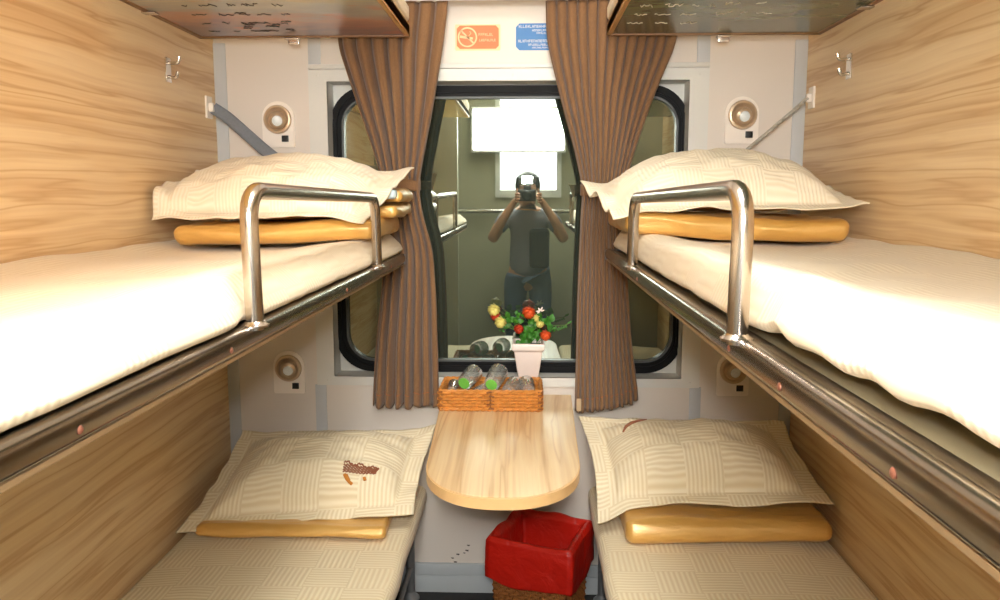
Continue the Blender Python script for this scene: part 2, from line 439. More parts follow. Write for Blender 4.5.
t = thing('ceiling_lamp', (0, -2.95, 2.66), 'added unseen fill lamp on the corridor ceiling above the photographer', 'lamp')  # unseen fill, added to brighten the mirrored corridor and the person's front
MB().box(-.32, .32, -3.06, -2.82, 2.67, ZC, .01).build('housing', M['frame'], t)
MB().box(-.30, .30, -3.04, -2.84, 2.664, 2.669).build('diffuser', M['corridor_fill'], t, smooth=False)

# ------------------------------------------------------------------ shapes used on both sides
def sheet_mattress(name, x0, x1, y0, y1, z0, z1, r, mat, fn, label, group, piv):
    m = MB().rbox(((x0 + x1) / 2, (y0 + y1) / 2, (z0 + z1) / 2), ((x1 - x0) / 2, (y1 - y0) / 2, (z1 - z0) / 2), r, .022, 4, fn)
    return tag(m.build(name, mat, origin=piv, sharp=180), label, 'mattress', group)

def pillow(name, FL, FR, BR, BL, bul, mat, fl=.05, seed=0, offs=None, pinch=.03, wav=.012, under=.3, label=None):
    FL, FR, BR, BL = map(V, (FL, FR, BR, BL))
    up = ((FR - FL).cross(BL - FL)).normalized()
    L = ((FR - FL).length + (BR - BL).length) / 2; W = ((BL - FL).length + (BR - FR).length) / 2
    ax, ay = 1 - 2 * fl / L, 1 - 2 * fl / W
    def base(s, t):
        se, te = s * (1 - pinch * (1 - t * t)), t * (1 - pinch * (1 - s * s))
        u, v = (se + 1) / 2, (te + 1) / 2
        return (FL * (1 - u) + FR * u) * (1 - v) + (BL * (1 - u) + BR * u) * v
    def hgt(s, t):
        fs, ft = abs(s) / ax, abs(t) / ay
        e = max(fs, ft); g = -.0035 * math.exp(-((e - 1) / .02) ** 2)
        if e >= 1: return 0, g
        return ((1 - fs ** 2.5) ** .62) * ((1 - ft ** 2.5) ** .62), g
    nu, nv = 88, 60
    def surf(top):
        def fn(a, b):
            s, t = a * 2 - 1, b * 2 - 1
            h, g = hgt(s, t); e = max(abs(s), abs(t)); ef = sstep(.8, 1, e)
            p = base(s, t)
            wr = .012 * nz(s * 3 + seed, t * 3, 1.3) + .006 * nz(s * 8 + seed, t * 8, 4.1)
            # tension creases running in from the corners
            cr = .009 * math.sin(18 * (abs(s) - abs(t)) + 3 * nz(s * 2, t * 2, seed)) * sstep(.45, .85, min(abs(s), abs(t))) * (1 - ef)
            wave = wav * (nz(s * 4.2 + seed * 3.7, t * 4.2, 9.2)) * ef
            if top: q = p + up * (bul * h + (wr + cr) * min(1, h * 3) + g + wave)
            else: q = p - up * (bul * under * h + .0035 - wave)
            if offs: q = q + V(offs(s, t))
            return q
        return fn
    m = MB(); uvf = lambda a, b: (a * L + 5, b * W + 5)
    m.grid(surf(True), nu, nv, uvf=uvf)
    b2 = len(m.v); m.grid(surf(False), nu, nv, uvf=uvf)
    k0 = nu * nv
    for i in range(k0, 2 * k0): m.f[i] = m.f[i][::-1]; m.uv[i] = m.uv[i][::-1]
    edge = [i for i in range(nu)] + [nu + j * (nu + 1) for j in range(nv)] + [nv * (nu + 1) + nu - i for i in range(nu)] + [(nv - j) * (nu + 1) for j in range(nv)]
    for i in range(len(edge)):
        a, b = edge[i], edge[(i + 1) % len(edge)]
        m.face((b, a, b2 + a, b2 + b), [(5, 5)] * 4)
    root = thing(name, (FL + FR + BR + BL) / 4, label, 'pillow')
    m.build('pillowcase', mat, root, sharp=180)
    return root, surf(True), up

def fold_slab(m, x0, x1, y0, y1, z0, z1, r, seed=0, amp=.008, shape=None):
    def dfm(w, q):
        h = (z1 - z0) / 2
        wr = .006 * nz(w.x * 3 + seed * 2, w.z * 30, w.y * 12) + .004 * nz(w.x * 7 + seed, w.z * 45, w.y * 25)
        w = w + V((0, wr, wr))
        k = V((nz(w.x * 5 + seed, w.y * 5, w.z * 6), nz(w.y * 5, w.x * 5 + seed, 3), nz(w.x * 4 + seed, w.y * 4, 7)))
        w = w + k * amp
        if shape: w = shape(w, q)
        return w
    m.rbox(((x0 + x1) / 2, (y0 + y1) / 2, (z0 + z1) / 2), ((x1 - x0) / 2, (y1 - y0) / 2, (z1 - z0) / 2), r, .018, 4, dfm)
    return m

# ------------------------------------------------------------------ upper berths
def upper_berth(sd, dz, posts, ztop, nm):
    xr, xw = sd * .34, sd * XW
    if sd > 0: xr = .333
    y0, y1 = YF, -.120
    root = thing('upper_berth', (sd * .67, y1, 1.20 + dz), 'upper berth on the %s with steel edge, %s' % nm, 'berth', 'upper berths')
    m = MB().box(min(xr - sd * -.03, xw), max(xr - sd * -.03, xw), y0, y1, 1.234 + dz, 1.258 + dz, .002)
    m.build('deck', M['deck'], root, smooth=False)
    # rolled steel edge, profile in (d outward, z)
    prof = [(-.045, 1.258), (-.030, 1.262)]
    for k in range(9):
        a = math.radians(150 - 150 * k / 8); prof.append((-.012 + .012 * math.cos(a), 1.2545 + .0115 * math.sin(a)))
    prof += [(.001, 1.249), (.0, 1.2435)]
    for k in range(5):
        a = math.radians(0 - 80 * k / 4); prof.append((-.009 + .009 * math.cos(a), 1.2405 + .008 * math.sin(a)))
    prof += [(-.045, 1.2325)]
    MB().prism([(xr + p[0], p[1] + dz) for p in prof][::-1] if sd < 0 else [(xr - p[0], p[1] + dz) for p in prof], lambda a, b, d: (a, d, b), y0, y1).build('edge_rail', M['rail'], root, sharp=30)
    MB().box(min(xr + sd * .004, xr + sd * .05), max(xr + sd * .004, xr + sd * .05), y0, y1, 1.2255 + dz, 1.2323 + dz, .002).build('lower_lip', M['lip'], root)
    for y in ((-1.72, -2.10, -1.0, -.4) if sd < 0 else (-1.77, -1.98, -2.24, -.9)):
        MB().lathe([(.0045, -.004), (.0045, .001), (.003, .0022), (.0005, .0025)], (xr, y, 1.246 + dz), (-sd, 0, 0), 10).build('screw', M['screw'], root)
    MB().box(min(xr, xw), max(xr, xw), y1, y1 + .012, 1.228 + dz, 1.262 + dz, .003).build('end_cap', M['greyframe'], root)
    # guard rail
    xg = xr + sd * .001; ya, yb = posts
    path = bend([(xg, ya, 1.258 + dz), (xg, ya - .012, ztop), (xg, yb - .02, ztop - .014), (xg, yb, 1.258 + dz)], .055, 8)
    g = MB().tube(path, .0135, 14).build('guard_rail', M['steel'], root)
    for y in posts:
        MB().lathe([(.021, 0), (.021, .003), (.016, .006), (.0135, .010)], (xg, y, 1.262 + dz), (0, 0, 1), 16).build('foot_flange', M['steel'], g)
    return root
upper_berth(-1, 0, (-1.615, -.615), 1.467, ('left', 'sheet reaching the rail'))
upper_berth(1, .017, (-1.80, -.79), 1.467, ('right', 'bare metal showing beside the sheet'))

def umat(sd, dz):
    lump = .012
    def fn(w, q):
        d = abs(w.x) - .357                    # distance from the aisle edge
        topness = sstep(-.02, .03, q.z)
        edge = sstep(.26, .03, d)              # 1 at the aisle edge
        wall = sstep(.5, .66, d)
        z = w.z
        if q.z > 0:
            prof = .030 * edge - .022 + .020 * wall
            z += prof * topness + lump * topness * nz(w.x * 4 + sd * 3, w.y * 2.4, 2.2) + .006 * topness * nz(w.x * 9, w.y * 7 + sd, 5.)
        x = w.x
        k = sstep(.10, .0, d)
        x += -sd * .006 * k * nz(w.y * 5, w.z * 8, sd * 4.) + -sd * .003 * k * nz(w.y * 17, w.z * 9, sd)
        if sd > 0:
            rec = sstep(-1.70, -1.86, w.y) * (.012 + .022 * nz(w.y * 4.5, 0, 3.)) + sstep(-1.86, -1.70, w.y) * .004
            x += rec * sstep(.4, .0, d)
            z += sstep(-1.70, -1.9, w.y) * k * (.010 + .014 * nz(w.y * 11, 1, 2))
        # the top leans back a little over the rolled side
        if k > 0: x += sd * .024 * k * sstep(-.015, .03, q.z) + (.016 if sd < 0 else 0) * k * sstep(.024, -.005, q.z) * min(1, abs(w.y + 1.615) / .06) * min(1, abs(w.y + .615) / .06)
        return V((x, w.y, z))
    return fn
sheet_mattress('mattress', -1.004, -.360, YF, -.118, 1.2685, 1.326, .014, M['sheet_up'], umat(-1, 0), 'cream sheeted mattress on the left upper berth, flush with its steel edge', 'upper mattresses', (-.67, -1.3, 1.266))
sheet_mattress('mattress', .354, 1.004, YF, -.118, 1.2855, 1.343, .014, M['sheet_up'], umat(1, .017), 'cream sheeted mattress on the right upper berth, its sheet hem wavy and drawn back', 'upper mattresses', (.67, -1.3, 1.283))

# folded golden quilts on the upper berths
m = MB()
def shp(w, q):   # soft fold along the front, sinking to the wall
    w = w.copy(); w.z += .014 * sstep(.26, .03, abs(w.x) - .357) - .006 * sstep(-.6, -.95, w.x)
    if q.y < 0: w.y += .012 * abs(q.z - .004) / .04 * sstep(0, -.10, q.y)
    return w
fold_slab(m, -.915, -.350, -.62, -.16, 1.325, 1.382, .022, 1, .006, shp)
q = thing('folded_quilt', (-.64, -.38, 1.32), 'golden satin quilt folded in layers under the left upper pillow', 'quilt')
m.build('lower_fold', M['satin'], q, sharp=180)
m = MB(); fold_slab(m, -.90, -.308, -.45, -.16, 1.394, 1.430, .017, 4, .010)
m.build('middle_fold', M['satin'], q, sharp=180)
m = MB(); fold_slab(m, -.88, -.300, -.38, -.17, 1.436, 1.474, .018, 9, .010)
m.build('top_fold', M['satin'], q, sharp=180)
m = MB()
def shp(w, q):
    w = w.copy(); w.z += .014 * sstep(.26, .03, abs(w.x) - .357) - .006 * sstep(.6, .95, w.x)
    if q.y < 0: w.y += .012 * abs(q.z - .004) / .04 * sstep(0, -.10, q.y)
    return w
fold_slab(m, .335, .935, -.63, -.16, 1.342, 1.404, .024, 21, .006, shp)
q = thing('folded_quilt', (.64, -.38, 1.34), 'golden satin quilt folded flat under the right upper pillow', 'quilt')
m.build('lower_fold', M['satin'], q, sharp=180)
m = MB(); fold_slab(m, .36, .90, -.42, -.17, 1.416, 1.450, .016, 25, .008)
m.build('top_fold', M['satin'], q, sharp=180)

# pillows
def off_ul(s, t):
    z = -.02 * sstep(.75, 1, s) * sstep(.2, -.6, t) + .012 * sstep(.8, 1, s) * sstep(.2, .8, t)
    a = sstep(.62, 1, -s) * sstep(-1, -.62, t) * (1 - sstep(-.45, .7, t))
    return (-.006 * a, -.03 * a, z + .050 * a)
pl, top, up = pillow('pillow', (-.984, -.58, 1.394), (-.372, -.645, 1.404), (-.288, -.24, 1.535), (-.985, -.24, 1.540), .105, M['pillow_up'], .042, 3, off_ul, under=.02, pinch=.012, label='cream pillow on the left upper berth, its open end towards the curtain')
m = MB().rbox((-.350, -.36, 1.462), (.03, .06, .014), .012, .012, 3)
m.build('pillow_insert', M['blue_cloth'], pl, sharp=180)
def off_ur(s, t):
    e = sstep(.8, 1, -s)
    return (.0, 0, .016 * e * math.sin(t * 7 + 1) + .010 * sstep(.85, 1, s) * sstep(0, -1, t) - .035 * sstep(-.72, -1, s) * sstep(-.1, -1, t))
pillow('pillow', (.300, -.64, 1.422), (.975, -.64, 1.425), (.955, -.22, 1.525), (.235, -.28, 1.490), .120, M['pillow_up'], .045, 8, off_ur, under=.02, pinch=.02, label='cream pillow on the right upper berth, its curled hem reaching past the curtain')

# ------------------------------------------------------------------ lower berths
def lower_berth(sd, label):
    root = thing('lower_berth', (sd * .66, -1.2, 0), label, 'berth', 'lower berths')
    xa, xw = sd * .335, sd * XW
    MB().box(min(xa, xw), max(xa, xw), YF, -.02, .30, .345, .006).build('berth_frame', M['greyframe'], root)
    for y in (-.06, -2.3):
        l = MB().tube([(sd * .347, y, .30), (sd * .347, y, .02)], .016, 12).build('leg', M['greyframe'], root)
        MB().lathe([(.032, 0), (.032, .008), (.02, .02), (.016, .03)], (sd * .347, y, .0), (0, 0, 1), 14).build('foot', M['greyframe'], l)
    MB().tube([(sd * .347, -.06, .12), (sd * .347, -2.3, .12)], .010, 8).build('stretcher', M['greyframe'], root)
lower_berth(-1, 'grey legged lower berth on the left of the table')
lower_berth(1, 'grey legged lower berth on the right beside the red bin')
def lmat(sd):
    def fn(w, q):
        d = abs(w.x) - .285
        top = sstep(-.02, .02, q.z)
        z = w.z + top * (.005 * nz(w.x * 4, w.y * 3 + sd * 5, 1) + .003 * nz(w.x * 10, w.y * 9, sd) - .012 * sstep(.5, .73, d))
        x = w.x + sd * .010 * sstep(.08, 0, d) * nz(w.y * 5, sd, 2)
        return V((x, w.y, z))
    return fn
sheet_mattress('mattress', -1.004, -.284, YF, -.02, .349, .423, .03, M['sheet_low'], lmat(-1), 'beige checked mattress on the left lower berth', 'lower mattresses', (-.64, -1.2, .349))
sheet_mattress('mattress', .292, 1.004, YF, -.02, .349, .428, .03, M['sheet_low'], lmat(1), 'beige checked mattress on the right lower berth beside the bin', 'lower mattresses', (.64, -1.2, .349))
def shp(w, q):
    w = w.copy()
    if q.y < 0: w.y += .010 * abs(q.z) / .02 * sstep(0, -.10, q.y)
    return w
m = MB(); fold_slab(m, -.93, -.352, -.535, -.10, .430, .472, .016, 31, .004, shp)
tag(m.build('folded_quilt', M['satin'], sharp=180), 'golden quilt almost hidden under the left lower pillow', 'quilt')
m = MB()
def shp(w, q):
    w = w.copy()
    if q.y < 0:
        w.y += .016 * abs(q.z + .004) / .04 * sstep(0, -.10, q.y)
    return w
fold_slab(m, .365, .968, -.555, -.10, .438, .512, .026, 37, .006, shp)
tag(m.build('folded_quilt', M['satin'], sharp=180), 'thick golden quilt showing below the right lower pillow', 'quilt')
pl, top, up = pillow('pillow', (-.980, -.54, .450), (-.275, -.45, .485), (-.240, -.10, .655), (-.930, -.09, .632), .112, M['pillow_low'], .055, 14, lambda s, t: (0, 0, .015 * sstep(.8, 1, s) * sstep(.3, 1, t)), under=.1, pinch=.045, label='beige pillow with brown embroidery on the left lower berth')
# embroidered mark on the left pillow
def stitchline(m, top, up, pts, r=.0022):
    m.tube([top(a, b) + up * .0015 for a, b in pts], r, 6)
m = MB(); rng = random.Random(5)
for row in range(5):
    v = .335 - row * .013
    pts = []
    for k in range(30):
        u = .665 + .150 * k / 29
        pts.append((u, v + .006 * math.sin(k * 2.1 + row) + .01 * math.sin(k * .55) * (row == 0)))
    stitchline(m, top, up, pts, .0027)
stitchline(m, top, up, [(.795, .28), (.815, .315), (.82, .34)], .004)
m.build('stitched_logo', M['logo'], pl)
m = MB(); stitchline(m, top, up, [(.675, .26), (.690, .225), (.705, .207), (.717, .197)], .005); stitchline(m, top, up, [(.682, .255), (.70, .215)], .006)
m.build('embroidered_logo', M['logo2'], pl)
m = MB(); stitchline(m, top, up, [(.765, .25), (.772, .225)], .005)
m.build('embroidered_logo', M['logo2'], pl)
pl, top, up = pillow('pillow', (.288, -.47, .515), (.985, -.50, .552), (.955, -.10, .690), (.252, -.10, .700), .130, M['pillow_low'], .06, 22, lambda s, t: (0, 0, -.006 * math.sin(s * 6) * sstep(-.8, -1, t) - .045 * sstep(-.70, -1, s) * sstep(-.2, -1, t)), under=.0, pinch=.05, label='beige plump pillow on the right lower berth')
m = MB(); stitchline(m, top, up, [(.165, .66), (.185, .70), (.215, .725), (.25, .735), (.29, .74)], [.003, .006, .0065, .005, .002])
stitchline(m, top, up, [(.175, .685), (.20, .718), (.23, .732)], .005)
m.build('stitched_logo', M['logo'], pl)

# ------------------------------------------------------------------ top berths with printed undersides
def scribble(root, mat, x, y, z, dx, hgt, seed, r=.0013):
    rg = random.Random(seed); px = x
    while px < x + dx:
        wl = rg.uniform(.022, .06); n_ = int(wl / .005); up_ = rg.uniform(.5, 1)
        pts = [(px + k * .005 + rg.uniform(-.003, .003), y + hgt * up_ * (rg.random() - .5) * (1 if k % 2 else .6), z) for k in range(n_)]
        if n_ > 1: MB().tube(pts, r, 5).build('handwritten_word', mat, root)
        px += wl + rg.uniform(.012, .035)
def top_berth(sd, label, pic):
    xa = -.314 if sd < 0 else .326; xw = sd * XW; y0, y1 = -2.45, -.115
    z = 1.972
    root = thing('top_berth', (sd * .66, y1, z), label, 'berth', 'top berths')
    lo, hi = min(xa, xw), max(xa, xw)
    MB().box(lo, hi, y0, y1 - .001, z + .004, z + .036).build('board', M['tan_edge'], root, smooth=False)
    MB().box(lo + .016, hi - .016, y0, y1 - .02, z + .0005, z + .0045).build('picture_panel', pic, root, smooth=False)
    m = MB().box(min(xa, xa + sd * .016), max(xa, xa + sd * .016), y0, y1, z - .002, z + .037, .004)
    m.build('aisle_edging', M['tan_edge'], root)
    m = MB().box(lo, hi, y1 - .018, y1 + .002, z - .003, z + .010, .002)
    m.box(min(xw, xw - sd * .016), max(xw, xw - sd * .016), y0, y1, z - .003, z + .006, .002)
    m.build('edging', M['brown_edge'], root)
    m = MB(); xc = sd * .70
    m.box(xc - .022, xc + .022, y1 - .02, y1 + .016, z - .010, z - .003, .003)
    m.box(xc - .016, xc + .02, y1 + .004, y1 + .016, z - .022, z - .004, .003)
    m.build('latch', M['steel'], root)
    MB().box(min(xw, xw - sd * .04), max(xw, xw - sd * .04), -.52, -.49, z - .009, z - .003, .002).build('latch', M['steel'], root)
    if sd < 0:
        for k in range(8): scribble(root, M['dark_ink'], -.93 + .02 * k, -.22 - k * .115, z, .26 + .02 * (k % 3), .05, 40 + k)
        rg = random.Random(3)
        for k in range(11):
            x, y = rg.uniform(-.80, -.62), rg.uniform(-.48, -.22); c = rg.uniform(.010, .016)
            MB().tube([(x - c, y + .004, z), (x - c * .5, y - .004, z), (x, y + .002, z), (x + c * .5, y - .004, z), (x + c, y + .004, z)], .0022, 5).build('printed_bird', M['dark_ink'], root)
    else:
        for k in range(8): scribble(root, M['pale_ink'], .37 + .004 * k, -.30 - k * .11, z, .17 + .03 * math.sin(k), .055, 140 + k)
        for k in range(5): scribble(root, M['pale_ink'], .60, -.42 - k * .12, z, .12, .055, 170 + k)
    return root
top_berth(-1, 'top berth on the left with a sunset picture and dark writing underneath', M['sunset'])
top_berth(1, 'top berth on the right with a dark green picture and pale writing underneath', M['river'])
for sd, lb in ((-1, 'edge of cream mattress on the left top berth'), (1, 'edge of cream mattress on the right top berth')):
    x0, x1 = sorted((-.311 if sd < 0 else .322, sd * 1.004))
    m = MB(); m.rbox(((x0 + x1) / 2, -1.27, 2.0385), ((x1 - x0) / 2, 1.14, .028), .016, .05, 4, lambda w, q: w + V((0, 0, (.006 * nz(w.x * 5, w.y * 5, sd) if q.z > 0 else 0))))
    tag(m.build('mattress', M['sheet_up'], sharp=180), lb, 'mattress', 'top mattresses')

# ------------------------------------------------------------------ curtains
def curtain(rows, y0, pleats, seed, label, hem, patch=None):
    root = thing('curtain', ((rows[0][1] + rows[0][2]) / 2, y0, rows[-1][0]), label, 'curtain', 'window curtains')
    zs = [r[0] for r in rows]
    def at(z):
        for i in range(len(rows) - 1):
            a, b = rows[i], rows[i + 1]
            if z <= a[0] and z >= b[0]:
                t = (a[0] - z) / (a[0] - b[0]); 
                return lerp(a[1], b[1], t), lerp(a[2], b[2], t)
        return rows[-1][1:3]
    def at_s(z):   # smoothed outline
        A = B = 0
        for k in (-2, -1, 0, 1, 2):
            zz = clamp(z + k * .02, zs[-1], zs[0]); a, b = at(zz); A += a; B += b
        return A / 5, B / 5
    ztop = zs[0]
    def fn(u, v):
        z = lerp(ztop, zs[-1], v); a, b = at_s(z)
        uu = u + (.05 * math.sin(u * 6 + seed) + .016 * math.sin(u * 19 + seed * 2)) * (1 - abs(2 * u - 1))
        w = b - a
        ph = 2 * PI * pleats * uu + .7 * nz(u * 5, v * 2.5, seed)
        A = (.021 + .010 * sstep(.45, .14, w)) * (.55 + .45 * abs(nz(u * 9, v * 1.2, seed + 3)) * 2) * sstep(0, .015, u) ** .5
        sh = math.sin(ph); sh = math.copysign(abs(sh) ** .7, sh)
        y = y0 + A * sh + .0015 * math.sin(2.1 * ph + 1) + .012 * nz(u * 3, v * 2, seed + 8) 
        x = a + w * uu + .006 * math.cos(ph) * (w / .4)
        zz = z + hem(u) * sstep(.75, 1, v)
        return (x, y, zz)
    m = MB().grid(lambda u, v: fn(u, 1 - v), 260, 90)
    m.build('fabric', M['curtain'], root, sharp=180, mods=[('SOLIDIFY', dict(thickness=.0022, offset=0))])
    m = MB()
    m.tube([V(fn(k / 200, .965)) + V((0, -.0015, 0)) for k in range(0, 201)], .0010, 5)
    m.build('hem_stitching', M['stitch'], root)
    # tie band gathered round the waist
    zi = min(range(len(rows)), key=lambda i: rows[i][2] - rows[i][1]); zt = rows[zi][0]; a, b = at_s(zt)
    cx, hw = (a + b) / 2, (b - a) / 2 + .004
    m = MB()
    def band(u, v):
        an = 2 * PI * u
        return (cx + hw * math.cos(an), y0 + .040 * math.sin(an), zt + (v - .5) * .035 + .004 * math.sin(3 * an))
    m.grid(band, 40, 4, closed_u=True)
    m.build('tie_band', M['curtain'], root, sharp=180, mods=[('SOLIDIFY', dict(thickness=.003, offset=0))])
    if patch:
        px, pz = patch
        MB().box(px - .008, px + .008, y0 - .036, y0 - .0335, pz - .022, pz + .022, .001).build('hook_tape', M['velcro'], root)
    return root
curtain([(2.092, -.560, -.196), (1.965, -.570, -.212), (1.776, -.508, -.245), (1.611, -.452, -.278), (1.494, -.420, -.300), (1.40, -.422, -.288), (1.273, -.418, -.252), (1.10, -.438, -.243), (.924, -.460, -.240), (.722, -.474, -.238)],
        -.067, 7, 1.7, 'brown pleated curtain tied back at the left of the window', lambda u: .006 * math.sin(u * 40))
curtain([(2.092, .122, .562), (1.965, .127, .556), (1.773, .178, .480), (1.610, .227, .428), (1.477, .258, .392), (1.40, .252, .394), (1.274, .248, .404), (1.10, .242, .418), (.928, .240, .432), (.708, .238, .458)],
        -.067, 13, 5.2, 'brown pleated curtain tied back at the right of the window', lambda u: .040 * u ** 1.6 + .005 * math.sin(u * 46), patch=(.252, .742))

# ------------------------------------------------------------------ reading lights
def reading_light(x, zc, label):
    t = thing('reading_light', (x, 0, zc - .09), label, 'reading light', 'reading lights on the window wall')
    h = .056; pts = [(x - h + .004, zc - .088), (x + h - .004, zc - .088), (x + h, zc - .083)]
    for k in range(17):
        a = PI * k / 16; pts.append((x + h * math.cos(a), zc + .012 + h * math.sin(a)))
    pts += [(x - h, zc - .083)]
    m = MB().prism(pts, XZ, 0, -.008)
    m.prism([(x + (p - x) * .94, zc + (q - zc) * .95) for p, q in pts], XZ, -.008, -.011)
    m.build('plate', M['plate'], t, sharp=30)
    MB().lathe([(.048, 0), (.049, .006), (.046, .012), (.040, .013), (.034, .006), (.030, .003)], (x, -.010, zc + .006), (0, -1, 0), 30).build('bezel', M['bronze'], t)
    e = MB().lathe([(.030, 0), (.031, .008), (.027, .018), (.020, .022), (.018, .020)], (x, -.010, zc + .004), (.15, -1, -.2), 26).build('eyeball', M['bronze'], t)
    MB().lathe([(.0185, 0), (.017, .004), (.010, .007), (.001, .008)], (x + .003, -.0285, zc), (.15, -1, -.2), 20).build('lens', M['lens'], e)
    MB().box(x + .012, x + .036, -.016, -.010, zc - .070, zc - .048, .002).build('switch', M['black'], t)
reading_light(-.790, 1.712, 'reading light with black switch above the left upper pillow by the grey strap')
reading_light(.797, 1.722, 'reading light with black switch above the right upper pillow by the twisted rope')
reading_light(-.783, .838, 'reading light below the left upper berth, above the lower pillow')
reading_light(.800, .842, 'reading light below the right upper berth, half covered by the steel edge')

# ------------------------------------------------------------------ hooks, straps
for sd, y, lb in ((-1, -.37, 'chrome coat hook on the left wood wall under the sunset picture'), (1, -.37, 'chrome double coat hook on the right wood wall under the green picture')):
    t = thing('coat_hook', (sd * XW, y, 1.79), lb, 'coat hook')
    x = sd * XW
    MB().box(min(x, x - sd * .005), max(x, x - sd * .005), y - .017, y + .017, 1.795, 1.867, .002).build('back_plate', M['chrome'], t)
    pts = bend([(x - sd * .003, y, 1.852), (x - sd * .034, y, 1.850), (x - sd * .038, y, 1.868)], .01)
    MB().tube(pts, .005, 10).build('upper_prong', M['chrome'], t)
    pts = bend([(x - sd * .003, y, 1.812), (x - sd * .026, y, 1.806), (x - sd * .032, y, 1.826)], .01)
    MB().tube(pts, .005, 10).build('lower_prong', M['chrome'], t)
# grey strap, left
t = thing('safety_strap', (-1.0, -.07, 1.3), 'flat grey webbing strap running down behind the left upper pillow', 'strap')
m = MB().box(-1.008, -1.000, -.098, -.050, 1.716, 1.790, .003).box(-1.002, -.986, -.084, -.066, 1.738, 1.768, .003)
m.build('bracket', M['plate'], t)
def strp(u, v):
    x = lerp(-.992, -.44, u); z = lerp(1.752, 1.315, u); n_ = V((.62, 0, .785))
    c = V((x, -.072 - .03 * sstep(.5, 1, u) + .005 * math.sin(u * 16), z + .006 * math.sin(u * 14) * (1 - u)))
    return c + n_ * ((v - .5) * .040) + V((0, .004 * math.sin(u * 30), 0))
MB().grid(strp, 60, 4).build('webbing', M['strap'], t, sharp=180, mods=[('SOLIDIFY', dict(thickness=.004, offset=0))])
# twisted cord, right
t = thing('safety_rope', (1.0, -.07, 1.3), 'twisted grey white rope running down behind the right upper pillow', 'rope')
m = MB().box(1.000, 1.008, -.098, -.050, 1.742, 1.812, .003).box(.986, 1.002, -.084, -.066, 1.762, 1.790, .003)
m.build('bracket', M['plate'], t)
m = MB()
for k in range(3):
    pts = []
    for i in range(120):
        u = i / 119; an = u * 2 * PI * 11 + k * 2 * PI / 3
        x = lerp(.992, .45, u); z = lerp(1.776, 1.335, u) - .012 * math.sin(PI * u)
        rad = .0065 * (1 + .35 * math.sin(u * 45))
        pts.append(V((x, -.074 - .03 * sstep(.5, 1, u), z)) + V((.63, 0, .77)) * (rad * math.cos(an)) + V((0, 1, 0)) * (rad * math.sin(an)))
    m.tube(pts, .0052, 7)
m.build('twisted_strands', M['rope'], t)

# ------------------------------------------------------------------ stickers on the wall above the window
def cut_rect(x0, x1, z0, z1, c): return [(x0 + c, z0), (x1 - c, z0), (x1, z0 + c), (x1, z1 - c), (x1 - c, z1), (x0 + c, z1), (x0, z1 - c), (x0, z0 + c)]
t = thing('no_smoking_sign', (-.10, 0, 1.948), 'orange no smoking sticker with a cream ring above the window', 'sign')
MB().prism(cut_rect(-.176, -.022, 1.946, 2.032, .003), XZ, 0, -.0012).build('border', M['cream_ink'], t, smooth=False)
MB().prism(cut_rect(-.170, -.028, 1.952, 2.028, .010), XZ, -.0012, -.0022).build('orange_field', M['orange_sign'], t, smooth=False)
cx, cz = -.134, 1.990; R_ = .033
circ = lambda r: [(cx + r * math.cos(2 * PI * k / 36), cz + r * math.sin(2 * PI * k / 36)) for k in range(36)]
m = MB().ring(circ(R_), circ(R_ - .005), XZ, -.0022, -.003)
m.prism([(cx - .026, cz - .002), (cx + .018, cz - .008), (cx + .019, cz - .001), (cx - .025, cz + .006)], XZ, -.0022, -.003)
m.prism([(cx - .024, cz + .020), (cx - .020, cz + .024), (cx + .025, cz - .020), (cx + .021, cz - .024)], XZ, -.0022, -.003)
m.tube([(cx + .004, -.0026, cz + .004), (cx + .012, -.0026, cz + .012), (cx + .008, -.0026, cz + .019)], .0012, 5)
m.build('no_smoking_symbol', M['cream_ink'], t, smooth=False)
def letters(m, x0, x1, z, h, seed, y):
    rg = random.Random(seed); x = x0
    while x < x1 - h * .4:
        wl = h * rg.uniform(.5, .75); k = rg.randint(0, 4); th = h * .16
        bars = [(0, 0, th, h)]
        if k in (0, 2): bars += [(wl - th, 0, wl, h)]
        if k in (1, 2, 4): bars += [(0, h - th, wl, h)]
        if k in (1, 3): bars += [(0, 0, wl, th)]
        if k in (0, 1, 4): bars += [(0, h / 2 - th / 2, wl, h / 2 + th / 2)]
        for (a, b, c, d) in bars: m.box(x + a, x + c, y - .0008, y, z + b, z + d)
        x += wl + h * .22
m = MB(); letters(m, -.096, -.042, 1.994, .009, 3, -.0022); letters(m, -.094, -.038, 1.976, .008, 8, -.0022)
m.build('lettering', M['cream_ink'], t, smooth=False)
t = thing('information_sign', (.12, 0, 1.946), 'blue sticker with white lines of text, half behind the right curtain', 'sign')
MB().prism(cut_rect(.030, .215, 1.946, 2.034, .012), XZ, 0, -.0015).build('blue_field', M['blue_sign'], t, smooth=False)
m = MB()
for (x0, x1, z, h, sd_) in ((.040, .205, 2.0195, .009, 1), (.085, .205, 2.0075, .007, 2), (.100, .205, 1.999, .006, 3), (.038, .205, 1.972, .009, 4), (.072, .205, 1.9605, .007, 5), (.085, .205, 1.952, .005, 6)):
    letters(m, x0, x1, z, h, sd_, -.0015)
m.build('lettering', M['white_ink'], t, smooth=False)
# scuffs on the wall low under the table
m = MB()
for (x, z, r) in ((-.235, .19, .006), (-.255, .175, .005), (-.20, .205, .006), (-.195, .225, .005), (-.245, .16, .006), (-.21, .195, .004)):
    x += .055; z -= .045
    m.prism([(x + r * (1 + .5 * math.sin(k * 2.3 + x * 90)) * math.cos(k * PI / 4), z + r * (.7 + .4 * math.cos(k * 1.7)) * math.sin(k * PI / 4)) for k in range(8)], XZ, 0, -.0008)
struct(m.build('trim_9', M['stain'], smooth=False))

